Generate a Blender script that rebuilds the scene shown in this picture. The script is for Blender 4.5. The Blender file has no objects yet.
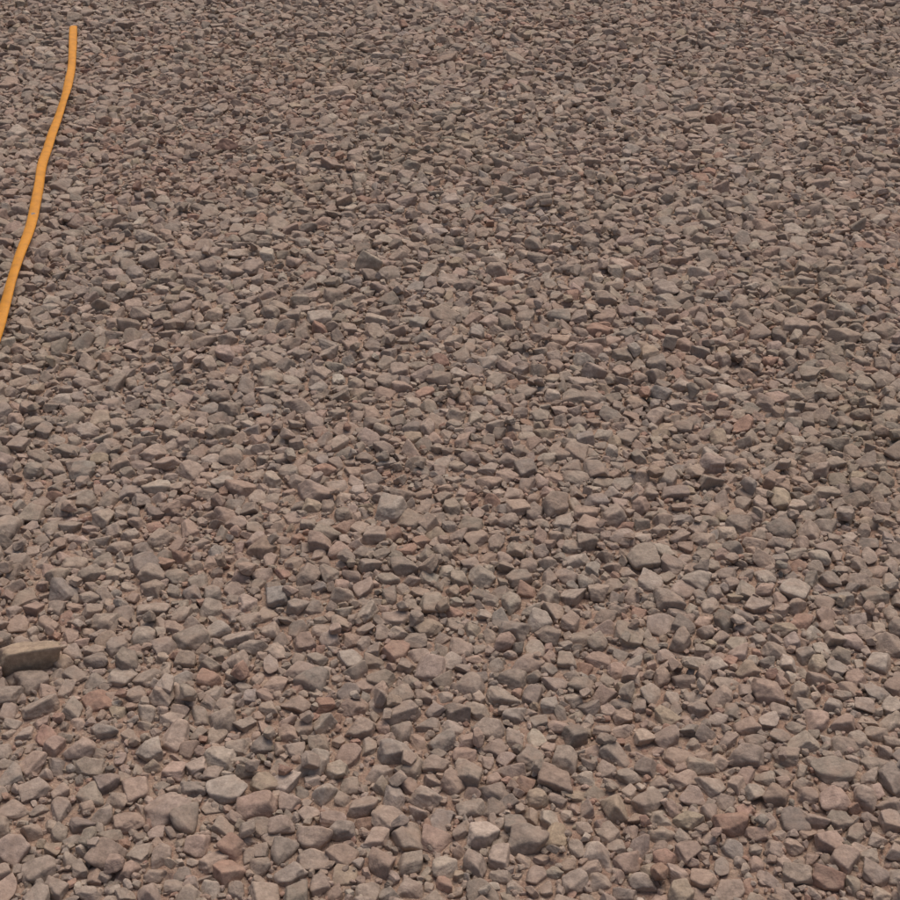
import bpy, math, random
import numpy as np
rng=np.random.default_rng(7); random.seed(7)
S=bpy.context.scene
H=1.62; P=math.radians(31.5); F=1519.0
def gp(u,v,z=0.015):
    yv=(450-v)/F; x=(u-450)/F
    t=(H-z)/(math.sin(P)-yv*math.cos(P))
    return (t*x, t*(math.cos(P)+yv*math.sin(P)))
# ---------- value noise ----------
def make_noise(seed,n=64):
    g=np.random.default_rng(seed).random((n,n))
    def f(x,y,s):
        X=np.asarray(x)*s+100; Y=np.asarray(y)*s+100
        i=np.floor(X).astype(int); j=np.floor(Y).astype(int)
        a=X-i; b=Y-j; a=a*a*(3-2*a); b=b*b*(3-2*b)
        G=lambda p,q: g[p%n,q%n]
        return (G(i,j)*(1-a)+G(i+1,j)*a)*(1-b)+(G(i,j+1)*(1-a)+G(i+1,j+1)*a)*b
    return f
n1=make_noise(1);n2=make_noise(2);n3=make_noise(3);n4=make_noise(4)
def relief(x,y):
    return 0.022*(n1(x,y,1.3)-.5)+0.012*(n2(x,y,3.7)-.5)
patches=[(205,550,.16,.9),(100,700,.13,.8),(110,800,.12,.7),(190,155,.35,1),(255,75,.4,.9),(480,530,.2,.6),(740,850,.13,.9),(610,860,.12,.7),
 (640,740,.12,.6),(760,660,.12,.6),(60,610,.15,.5),(420,700,.1,.4),(700,350,.3,.5),(120,130,.3,.6),(330,590,.15,.5),(520,30,.4,.5),(720,5,.4,.6),(245,735,.1,.5)]
PW=[(gp(u,v),r,s) for u,v,r,s in patches]
def patch(x,y):
    x=np.asarray(x,float);y=np.asarray(y,float)
    w=np.clip((0.6*n3(x,y,1.9)+0.4*n4(x,y,6.0)-0.62)*3.2,0,1)
    for (px,py),r,s in PW:
        d=np.hypot(x-px,(y-py)*0.8)/r
        w=np.maximum(w,s*np.clip(1.25-d-1.1*(n4(x,y,9.0)-.5),0,1))
    return w
# ---------- hose path (on the ground, metres) ----------
pix=[(73,24),(71,62),(65,95),(57,120),(49,142),(42,168),(39,190),(35,208),(28,236),(20,257),(15,272),(8,293),(2,311),(-4,330),(-15,355)]
pts=[gp(u,v,.032) for u,v in pix]+[(-1.05,2.7),(-1.12,2.3),(-1.26,1.9),(-1.5,1.5),(-1.8,1.2)]
P2=np.array(pts)
def cr(P2,k=14):
    o=[]
    Q=np.vstack([2*P2[0]-P2[1],P2,2*P2[-1]-P2[-2]])
    for i in range(1,len(Q)-2):
        for s in range(k):
            u=s/k
            o.append(.5*((2*Q[i])+(-Q[i-1]+Q[i+1])*u+(2*Q[i-1]-5*Q[i]+4*Q[i+1]-Q[i+2])*u*u+(-Q[i-1]+3*Q[i]-3*Q[i+1]+Q[i+2])*u**3))
    o.append(P2[-1]); return np.array(o)
HQ=cr(P2)
# ---------- stone templates ----------
import bmesh
def ico(sub):
    bm=bmesh.new(); bmesh.ops.create_icosphere(bm,subdivisions=sub,radius=1)
    v=np.array([q.co[:] for q in bm.verts]); f=[[q.index for q in p.verts] for p in bm.faces]
    bm.free(); return v/np.linalg.norm(v,axis=1)[:,None],f
def noise3(p,seed,octs):
    r=np.random.default_rng(seed); o=np.zeros(len(p))
    for fr,am in octs:
        for k in range(5):
            d=r.normal(size=3); d/=np.linalg.norm(d)
            o+=am*np.sin(p@d*fr*r.uniform(.7,1.4)+r.uniform(0,6.28))
    return o
stonemat=bpy.data.materials.new("stone_mat")
NS=56; NFS=8
col=bpy.data.collections.new("stone_shapes")
I5=ico(5);I2=ico(2)
for k in range(NS+NFS):
    V,Fc=I5 if k<NS else I2
    r=np.random.default_rng(300+k)
    m=r.integers(7,14)
    N=r.normal(size=(m,3)); N/=np.linalg.norm(N,axis=1)[:,None]
    B=np.array([[1,0,0],[-1,0,0],[0,1,0],[0,-1,0],[0,0,1],[0,0,-1]],float)+r.normal(size=(6,3))*.22
    B/=np.linalg.norm(B,axis=1)[:,None]
    N=np.vstack([N,B]); h=np.concatenate([r.uniform(.78,1.12,m),r.uniform(.74,.97,6)])
    p=r.uniform(10,28)
    q=np.clip(V@N.T,0,None)/h
    R=(q**p).sum(1)**(-1/p)
    if k<NS: R=R*(1+noise3(V,k,[(3,.018),(9,.010),(20,.005)]))
    A=V*R[:,None]
    ax=np.array([1,r.uniform(.70,.98),r.uniform(.52,.84)])
    A=A*ax
    A[:,0]+=A[:,1]*r.uniform(-.25,.25)
    A/=np.abs(A[:,:2]).max()
    A-= (A.max(0)+A.min(0))/2
    me=bpy.data.meshes.new("stone_shape_%02d"%k)
    me.from_pydata(A.tolist(),[],Fc); me.polygons.foreach_set("use_smooth",[k<NS]*len(Fc)); me.update()
    me.materials.append(stonemat)
    ob=bpy.data.objects.new("stone_shape_%02d"%k,me); col.objects.link(ob)
# ---------- packing ----------
Y0,Y1=0.8,7.4; XM=3.4; C=0.004
nx=int(2*XM/C); ny=int((Y1-Y0)/C)
occ=np.zeros((nx,ny),bool)
gx=(np.arange(nx)+.5)*C-XM; gy=(np.arange(ny)+.5)*C+Y0
occ|= np.abs(gx)[:,None]>(1.05+0.28*gy)[None,:]
gX,gY=np.meshgrid(gx[::10],gy[::10],indexing='ij')
PM=patch(gX,gY)
def pm(x,y):
    return PM[min(int((x+XM)/(C*10)),PM.shape[0]-1),min(int((y-Y0)/(C*10)),PM.shape[1]-1)]
out=[]
def ellipse_mask(a,b,th):
    n=int(math.ceil(a/C))
    g=np.arange(-n,n+1)*C
    X,Yg=np.meshgrid(g,g,indexing='ij')
    c,s=math.cos(th),math.sin(th)
    u=X*c+Yg*s; w=-X*s+Yg*c
    return (u/a)**2+(w/b)**2<=1.0
CACHE={}
def getmask(a,th):
    key=(round(a/0.001),int(th/(math.pi/12))%12)
    if key not in CACHE: CACHE[key]=ellipse_mask(key[0]*.001,key[0]*.001*.80,key[1]*math.pi/12)
    return CACHE[key]
def put(x,y,a,th,tol,force=False):
    m=getmask(a,th); n=m.shape[0]//2
    i=int((x+XM)/C); j=int((y-Y0)/C)
    if i-n<0 or j-n<0 or i+n+1>nx or j+n+1>ny: return False
    sub=occ[i-n:i+n+1,j-n:j+n+1]
    if not force and (sub&m).sum()>tol*m.sum(): return False
    sub|=m
    return True
special=[(30,662,.052,0.35,'tan'),(278,597,.028,0.1,'grey'),(228,788,.032,.5,'lt'),(315,495,.038,.1,'pk'),(222,480,.028,.4,'lt'),(257,806,.032,.1,'red'),
(437,840,.032,-.2,'red'),(795,592,.030,.9,'lt'),(690,797,.028,.1,'pk'),(390,512,.034,.9,'lt'),(765,577,.024,.2,'lt'),(352,655,.028,.2,'lt'),(880,662,.032,1.3,'lt'),
(218,628,.028,.2,'lt'),(490,322,.028,1.0,'pk'),(148,748,.028,.2,'lt'),(8,848,.034,1.2,'pk'),(365,588,.024,.4,'pk'),(625,240,.03,0,'pk'),(320,322,.034,.2,'lt'),(430,668,.028,1.4,'pk'),(60,395,.03,0,'lt'),
(555,835,.028,1.2,'tan'),(540,620,.026,.2,'lt'),(485,612,.024,.6,'lt'),(325,790,.028,1.1,'lt'),(635,660,.022,.2,'lt'),(660,395,.03,.8,'grey'),(820,470,.028,.2,'pk'),(700,270,.04,.3,'lt')]
for u,v,a,th,c in special:
    x,y=gp(u,v); put(x,y,a*(.93 if a<.05 else .7),th,1,True); out.append((x,y,a,th,0,c))
classes=[(.033,.037,.035),(.0285,.033,.15),(.024,.0285,.45),(.020,.024,.66),(.0165,.020,.68),(.0135,.0165,.65),(.0105,.0135,.6),(.008,.0105,.6),(.0055,.008,.6)]
for ci,(a0,a1,frac) in enumerate(classes):
    am=(a0+a1)/2
    free=np.flatnonzero(~occ)
    freeA=len(free)*C*C
    target=int(freeA*frac*0.62/(math.pi*am*am*.78))
    tries=min(target*9,len(free)*1) if ci<6 else min(target*4,240000)
    sel=rng.choice(free,size=min(tries,len(free)),replace=False)
    cnt=0
    big=a0>=.0125
    tol=.09 if a0>.012 else .16
    for s in sel:
        if occ.flat[s]: continue
        i,j=divmod(int(s),ny)
        x=gx[i]+random.uniform(-.5,.5)*C; y=gy[j]+random.uniform(-.5,.5)*C
        w=pm(x,y)
        if big and random.random()<w*(.95 if a0>.016 else .7): continue
        a=random.uniform(a0,a1); th=random.uniform(0,math.pi)
        if put(x,y,a*.89,th,tol):
            out.append((x,y,a,th,ci+1,None)); cnt+=1
            if cnt>=target: break
    print("class",ci,target,cnt,"free",(~occ).mean())
main=len(out)
for k in range(1100):
    y=rng.uniform(Y0,Y1); hw=1.05+.28*y; x=rng.uniform(-hw,hw)
    if np.hypot(HQ[:,0]-x,HQ[:,1]-y).min()<.045: continue
    out.append((x,y,rng.uniform(.009,.019),rng.uniform(0,3.14),20,None))
n=len(out)
X=np.array([o[0] for o in out]);Yy=np.array([o[1] for o in out]);A=np.array([o[2] for o in out]);TH=np.array([o[3] for o in out]);CL=np.array([o[4] for o in out])
top=CL==20
Z=A*rng.uniform(.0,.26,n)+rng.uniform(0,.005,n)+np.where(A<.013,rng.uniform(.001,.008,n),0)
Z[top]=.022+A[top]*.2
tl=np.where(A>.02,.20,.32)
RX=rng.normal(0,1,n)*tl; RY=rng.normal(0,1,n)*tl
SI=rng.integers(0,NS,n)
YS=rng.uniform(.92,1.1,n); YS[0]=.55; RX[0]=RY[0]=.05
# stones under the hose are pressed down
for i in range(n):
    if X[i]<-.8 and Yy[i]>1:
        d=np.hypot(HQ[:,0]-X[i],HQ[:,1]-Yy[i]).min()
        if d<.014+A[i]*.8: Z[i]=min(Z[i],.024-A[i]*.62)
NF=85000
fy=Y0+(Y1-Y0)*rng.random(NF); fx=rng.uniform(-1,1,NF)*(1.05+.28*fy)
fa=rng.uniform(.0025,.0075,NF)
fz=rng.uniform(.003,.0095,NF)
X=np.r_[X,fx];Yy=np.r_[Yy,fy];A=np.r_[A,fa];TH=np.r_[TH,rng.uniform(0,6.28,NF)]
Z=np.r_[Z,fz];RX=np.r_[RX,rng.normal(0,.5,NF)];RY=np.r_[RY,rng.normal(0,.5,NF)]
YS=np.r_[YS,np.ones(NF)]
SI=np.r_[SI,rng.integers(NS,NS+NFS,NF)]
n=len(X)
Z=Z+relief(X,Yy)
RX=RX+np.where(rng.random(n)<.5,math.pi,0)
W=patch(X,Yy)
pal=np.array([[.345,.276,.224],[.314,.252,.206],[.366,.284,.230],[.282,.232,.193],[.405,.333,.272],[.360,.266,.212],[.345,.225,.172],[.360,.283,.213],[.326,.274,.232]])
pr=np.array([.28,.20,.20,.06,.08,.08,.010,.03,.05]); pr/=pr.sum()
pr2=np.array([.12,.08,.22,.03,.03,.33,.15,.04,.02]); pr2/=pr2.sum()
c1=rng.choice(9,n,p=pr); c2=rng.choice(9,n,p=pr2)
use=rng.random(n)<np.clip(W*.9+np.where(A<.0105,.25,.05),0,.95)
idx=np.where(use,c2,c1)
COL=pal[idx]*rng.normal(1,.08,n)[:,None]*(1+rng.normal(0,.010,(n,3)))
sp={'tan':[.39,.30,.215],'grey':[.30,.262,.23],'lt':[.40,.332,.275],'pk':[.38,.29,.24],'red':[.37,.262,.21]}
for i,o in enumerate(out):
    if o[5]: COL[i]=sp[o[5]]
mg=np.clip((n2(X,Yy,2.3)-.72)*4,0,1)*.3
COL=COL*(1-mg[:,None])+mg[:,None]*np.array([.27,.225,.16])
COL=np.clip(COL,.05,.5)
me=bpy.data.meshes.new("gravel"); me.vertices.add(n)
me.vertices.foreach_set("co",np.c_[X,Yy,Z].astype(np.float32).ravel())
def attr(nm,t,d,arr,dt=np.float32):
    a=me.attributes.new(nm,t,'POINT'); a.data.foreach_set(d,np.ascontiguousarray(arr,dtype=dt).ravel())
attr("srot",'FLOAT_VECTOR','vector',np.c_[RX,RY,TH])
attr("sscale",'FLOAT_VECTOR','vector',np.c_[A,A*YS,A*rng.uniform(.85,1.15,n)])
attr("sidx",'INT','value',SI,np.int32)
attr("scol",'FLOAT_COLOR','color',np.c_[COL,np.ones(n)])
me.update()
gr=bpy.data.objects.new("gravel",me); S.collection.objects.link(gr)
ng=bpy.data.node_groups.new("scatter","GeometryNodeTree")
ng.interface.new_socket("Geometry",in_out='INPUT',socket_type='NodeSocketGeometry')
ng.interface.new_socket("Geometry",in_out='OUTPUT',socket_type='NodeSocketGeometry')
N=ng.nodes;L=ng.links
gi=N.new("NodeGroupInput");go=N.new("NodeGroupOutput")
iop=N.new("GeometryNodeInstanceOnPoints");ci=N.new("GeometryNodeCollectionInfo")
ci.inputs["Collection"].default_value=col; ci.inputs["Separate Children"].default_value=True; ci.inputs["Reset Children"].default_value=True
def na(nm,t):
    q=N.new("GeometryNodeInputNamedAttribute"); q.data_type=t; q.inputs["Name"].default_value=nm; return q.outputs[0]
mp=N.new("GeometryNodeMeshToPoints")
L.new(gi.outputs[0],mp.inputs[0]); L.new(mp.outputs[0],iop.inputs["Points"]); L.new(ci.outputs[0],iop.inputs["Instance"])
iop.inputs["Pick Instance"].default_value=True
L.new(na("sidx",'INT'),iop.inputs["Instance Index"])
L.new(na("srot",'FLOAT_VECTOR'),iop.inputs["Rotation"])
L.new(na("sscale",'FLOAT_VECTOR'),iop.inputs["Scale"])
L.new(iop.outputs[0],go.inputs[0])
md=gr.modifiers.new("scatter",'NODES'); md.node_group=ng
# ---------- stone material ----------
def mk(mat): 
    mat.use_nodes=True; t=mat.node_tree; return t,t.nodes,t.links,t.nodes["Principled BSDF"]
t,N,L,B=mk(stonemat)
def noise(N,L,vec,scale,detail=4,rough=.6):
    q=N.new("ShaderNodeTexNoise"); q.inputs["Scale"].default_value=scale; q.inputs["Detail"].default_value=detail; q.inputs["Roughness"].default_value=rough
    L.new(vec,q.inputs["Vector"]); return q.outputs["Fac"]
def mapr(N,L,s,a,b,c,d):
    q=N.new("ShaderNodeMapRange"); L.new(s,q.inputs[0])
    for k,v in zip((1,2,3,4),(a,b,c,d)): q.inputs[k].default_value=v
    return q.outputs[0]
at=N.new("ShaderNodeAttribute"); at.attribute_type='INSTANCER'; at.attribute_name="scol"
geo=N.new("ShaderNodeNewGeometry"); pos=geo.outputs["Position"]
na1=noise(N,L,pos,75,5,.78)
v1=mapr(N,L,na1,.3,.7,.62,1.34)
vm=N.new("ShaderNodeVectorMath"); vm.operation='SCALE'; L.new(at.outputs["Color"],vm.inputs[0]); L.new(v1,vm.inputs["Scale"])
mx=N.new("ShaderNodeMix"); mx.data_type='RGBA'; L.new(mapr(N,L,noise(N,L,pos,26,2),.47,.7,0,.55),mx.inputs["Factor"])
L.new(vm.outputs[0],mx.inputs["A"]); mx.inputs["B"].default_value=(.37,.270,.210,1)
L.new(mx.outputs["Result"],B.inputs["Base Color"])
B.inputs["Roughness"].default_value=.95; B.inputs["Specular IOR Level"].default_value=.1
bp=N.new("ShaderNodeBump"); bp.inputs["Strength"].default_value=.7; bp.inputs["Distance"].default_value=.0025
L.new(noise(N,L,pos,170,4,.65),bp.inputs["Height"]); L.new(bp.outputs[0],B.inputs["Normal"])
# ---------- ground ----------
c=np.concatenate([-np.geomspace(400,4.2,26),np.arange(-4,4.01,.05),np.geomspace(4.2,400,26)])
cy=np.concatenate([-np.geomspace(400,.2,30),np.arange(0,9.01,.05),np.geomspace(9.2,400,26)])
GX,GY=np.meshgrid(c,cy,indexing='ij'); GZ=relief(GX,GY)+.005
vs=np.c_[GX.ravel(),GY.ravel(),GZ.ravel()]; m=len(cy)
fs=[(i*m+j,(i+1)*m+j,(i+1)*m+j+1,i*m+j+1) for i in range(len(c)-1) for j in range(m-1)]
gm=bpy.data.meshes.new("ground"); gm.from_pydata(vs.tolist(),[],fs); gm.polygons.foreach_set("use_smooth",[True]*len(fs)); gm.update()
gd=bpy.data.objects.new("ground",gm); S.collection.objects.link(gd)
mat=bpy.data.materials.new("gravel_soil"); gm.materials.append(mat)
t,N,L,B=mk(mat)
geo=N.new("ShaderNodeNewGeometry"); pos=geo.outputs["Position"]
vo=N.new("ShaderNodeTexVoronoi"); vo.inputs["Scale"].default_value=90; L.new(pos,vo.inputs["Vector"])
r=N.new("ShaderNodeValToRGB"); L.new(vo.outputs["Color"],r.inputs[0])
r.color_ramp.elements[0].color=(.31,.20,.15,1); r.color_ramp.elements[1].color=(.41,.31,.24,1)
v3=mapr(N,L,noise(N,L,pos,300,4),.3,.7,.65,1.2)
vm=N.new("ShaderNodeVectorMath"); vm.operation='SCALE'; L.new(r.outputs[0],vm.inputs[0]); L.new(v3,vm.inputs["Scale"])
L.new(vm.outputs[0],B.inputs["Base Color"]); B.inputs["Roughness"].default_value=.95; B.inputs["Specular IOR Level"].default_value=.1
bp=N.new("ShaderNodeBump"); bp.inputs["Strength"].default_value=.8; bp.inputs["Distance"].default_value=.004
ad=N.new("ShaderNodeMath"); ad.operation='SUBTRACT'; L.new(noise(N,L,pos,200,5),ad.inputs[0]); L.new(vo.outputs["Distance"],ad.inputs[1])
L.new(ad.outputs[0],bp.inputs["Height"]); L.new(bp.outputs[0],B.inputs["Normal"])
# ---------- hose ----------
Q=HQ
Tn=np.gradient(Q,axis=0); Tn/=np.linalg.norm(Tn,axis=1)[:,None]
verts=[];faces=[];K=16
arc=np.r_[0,np.cumsum(np.linalg.norm(np.diff(Q,axis=0),axis=1))]
for i,(q,tn) in enumerate(zip(Q,Tn)):
    s=arc[i]
    z=float(relief(q[0],q[1]))+.029+.002*math.sin(s*9)+.0015*math.sin(s*23)
    nrm=np.array([tn[1],-tn[0]]); tw=.22*math.sin(s*5)+.12*math.sin(s*13)
    a=.0140+.0006*math.sin(s*11); b=.0058
    for k in range(K):
        an=2*math.pi*k/K; u=a*math.cos(an); w=b*math.sin(an)
        uu=u*math.cos(tw)-w*math.sin(tw); ww=u*math.sin(tw)+w*math.cos(tw)
        verts.append((q[0]+nrm[0]*uu,q[1]+nrm[1]*uu,z+ww))
for i in range(len(Q)-1):
    for k in range(K):
        faces.append((i*K+k,i*K+(k+1)%K,(i+1)*K+(k+1)%K,(i+1)*K+k))
faces.append(tuple(range(K))); faces.append(tuple((len(Q)-1)*K+k for k in reversed(range(K))))
hm=bpy.data.meshes.new("orange_hose"); hm.from_pydata(verts,[],faces); hm.polygons.foreach_set("use_smooth",[True]*(len(faces)-2)+[False]*2); hm.update()
bm=bmesh.new(); bm.from_mesh(hm); bmesh.ops.recalc_face_normals(bm,faces=bm.faces); bm.to_mesh(hm); bm.free()
ho=bpy.data.objects.new("orange_hose",hm); S.collection.objects.link(ho)
mat=bpy.data.materials.new("orange_rubber"); hm.materials.append(mat)
t,N,L,B=mk(mat)
geo=N.new("ShaderNodeNewGeometry"); pos=geo.outputs["Position"]
r=N.new("ShaderNodeValToRGB"); L.new(noise(N,L,pos,30,5,.7),r.inputs[0])
r.color_ramp.elements[0].position=.3; r.color_ramp.elements[0].color=(.50,.21,.03,1); r.color_ramp.elements[1].position=.58; r.color_ramp.elements[1].color=(.68,.29,.032,1)
L.new(r.outputs[0],B.inputs["Base Color"]); B.inputs["Roughness"].default_value=.6; B.inputs["Specular IOR Level"].default_value=.3
# ---------- light ----------
el,az=math.radians(66),math.radians(20)
w=bpy.data.worlds.new("World"); S.world=w; w.use_nodes=True
nt=w.node_tree; sk=nt.nodes.new("ShaderNodeTexSky"); sk.sky_type='NISHITA'; sk.sun_disc=False
sk.sun_elevation=el; sk.sun_rotation=az; sk.air_density=1; sk.dust_density=7; sk.ozone_density=.5
bg=nt.nodes["Background"]; nt.links.new(sk.outputs[0],bg.inputs[0]); bg.inputs[1].default_value=.10
sl=bpy.data.lights.new("sun",'SUN'); sl.energy=1.1; sl.angle=math.radians(42); sl.color=(1,.92,.84)
so=bpy.data.objects.new("sun",sl); S.collection.objects.link(so)
from mathutils import Vector
d=Vector((math.sin(az)*math.cos(el),math.cos(az)*math.cos(el),math.sin(el)))
so.rotation_euler=d.to_track_quat('Z','Y').to_euler()
# ---------- camera ----------
cd=bpy.data.cameras.new("camera"); cd.sensor_width=36; cd.lens=18/(450/F); cd.clip_end=2000; cd.clip_start=.05
co=bpy.data.objects.new("camera",cd); S.collection.objects.link(co); co.location=(0,0,H); co.rotation_euler=(math.pi/2-P,0,0)
S.camera=co
S.view_settings.view_transform='Standard'; S.view_settings.look='None'; S.view_settings.exposure=0
print("points",n,"main",main)
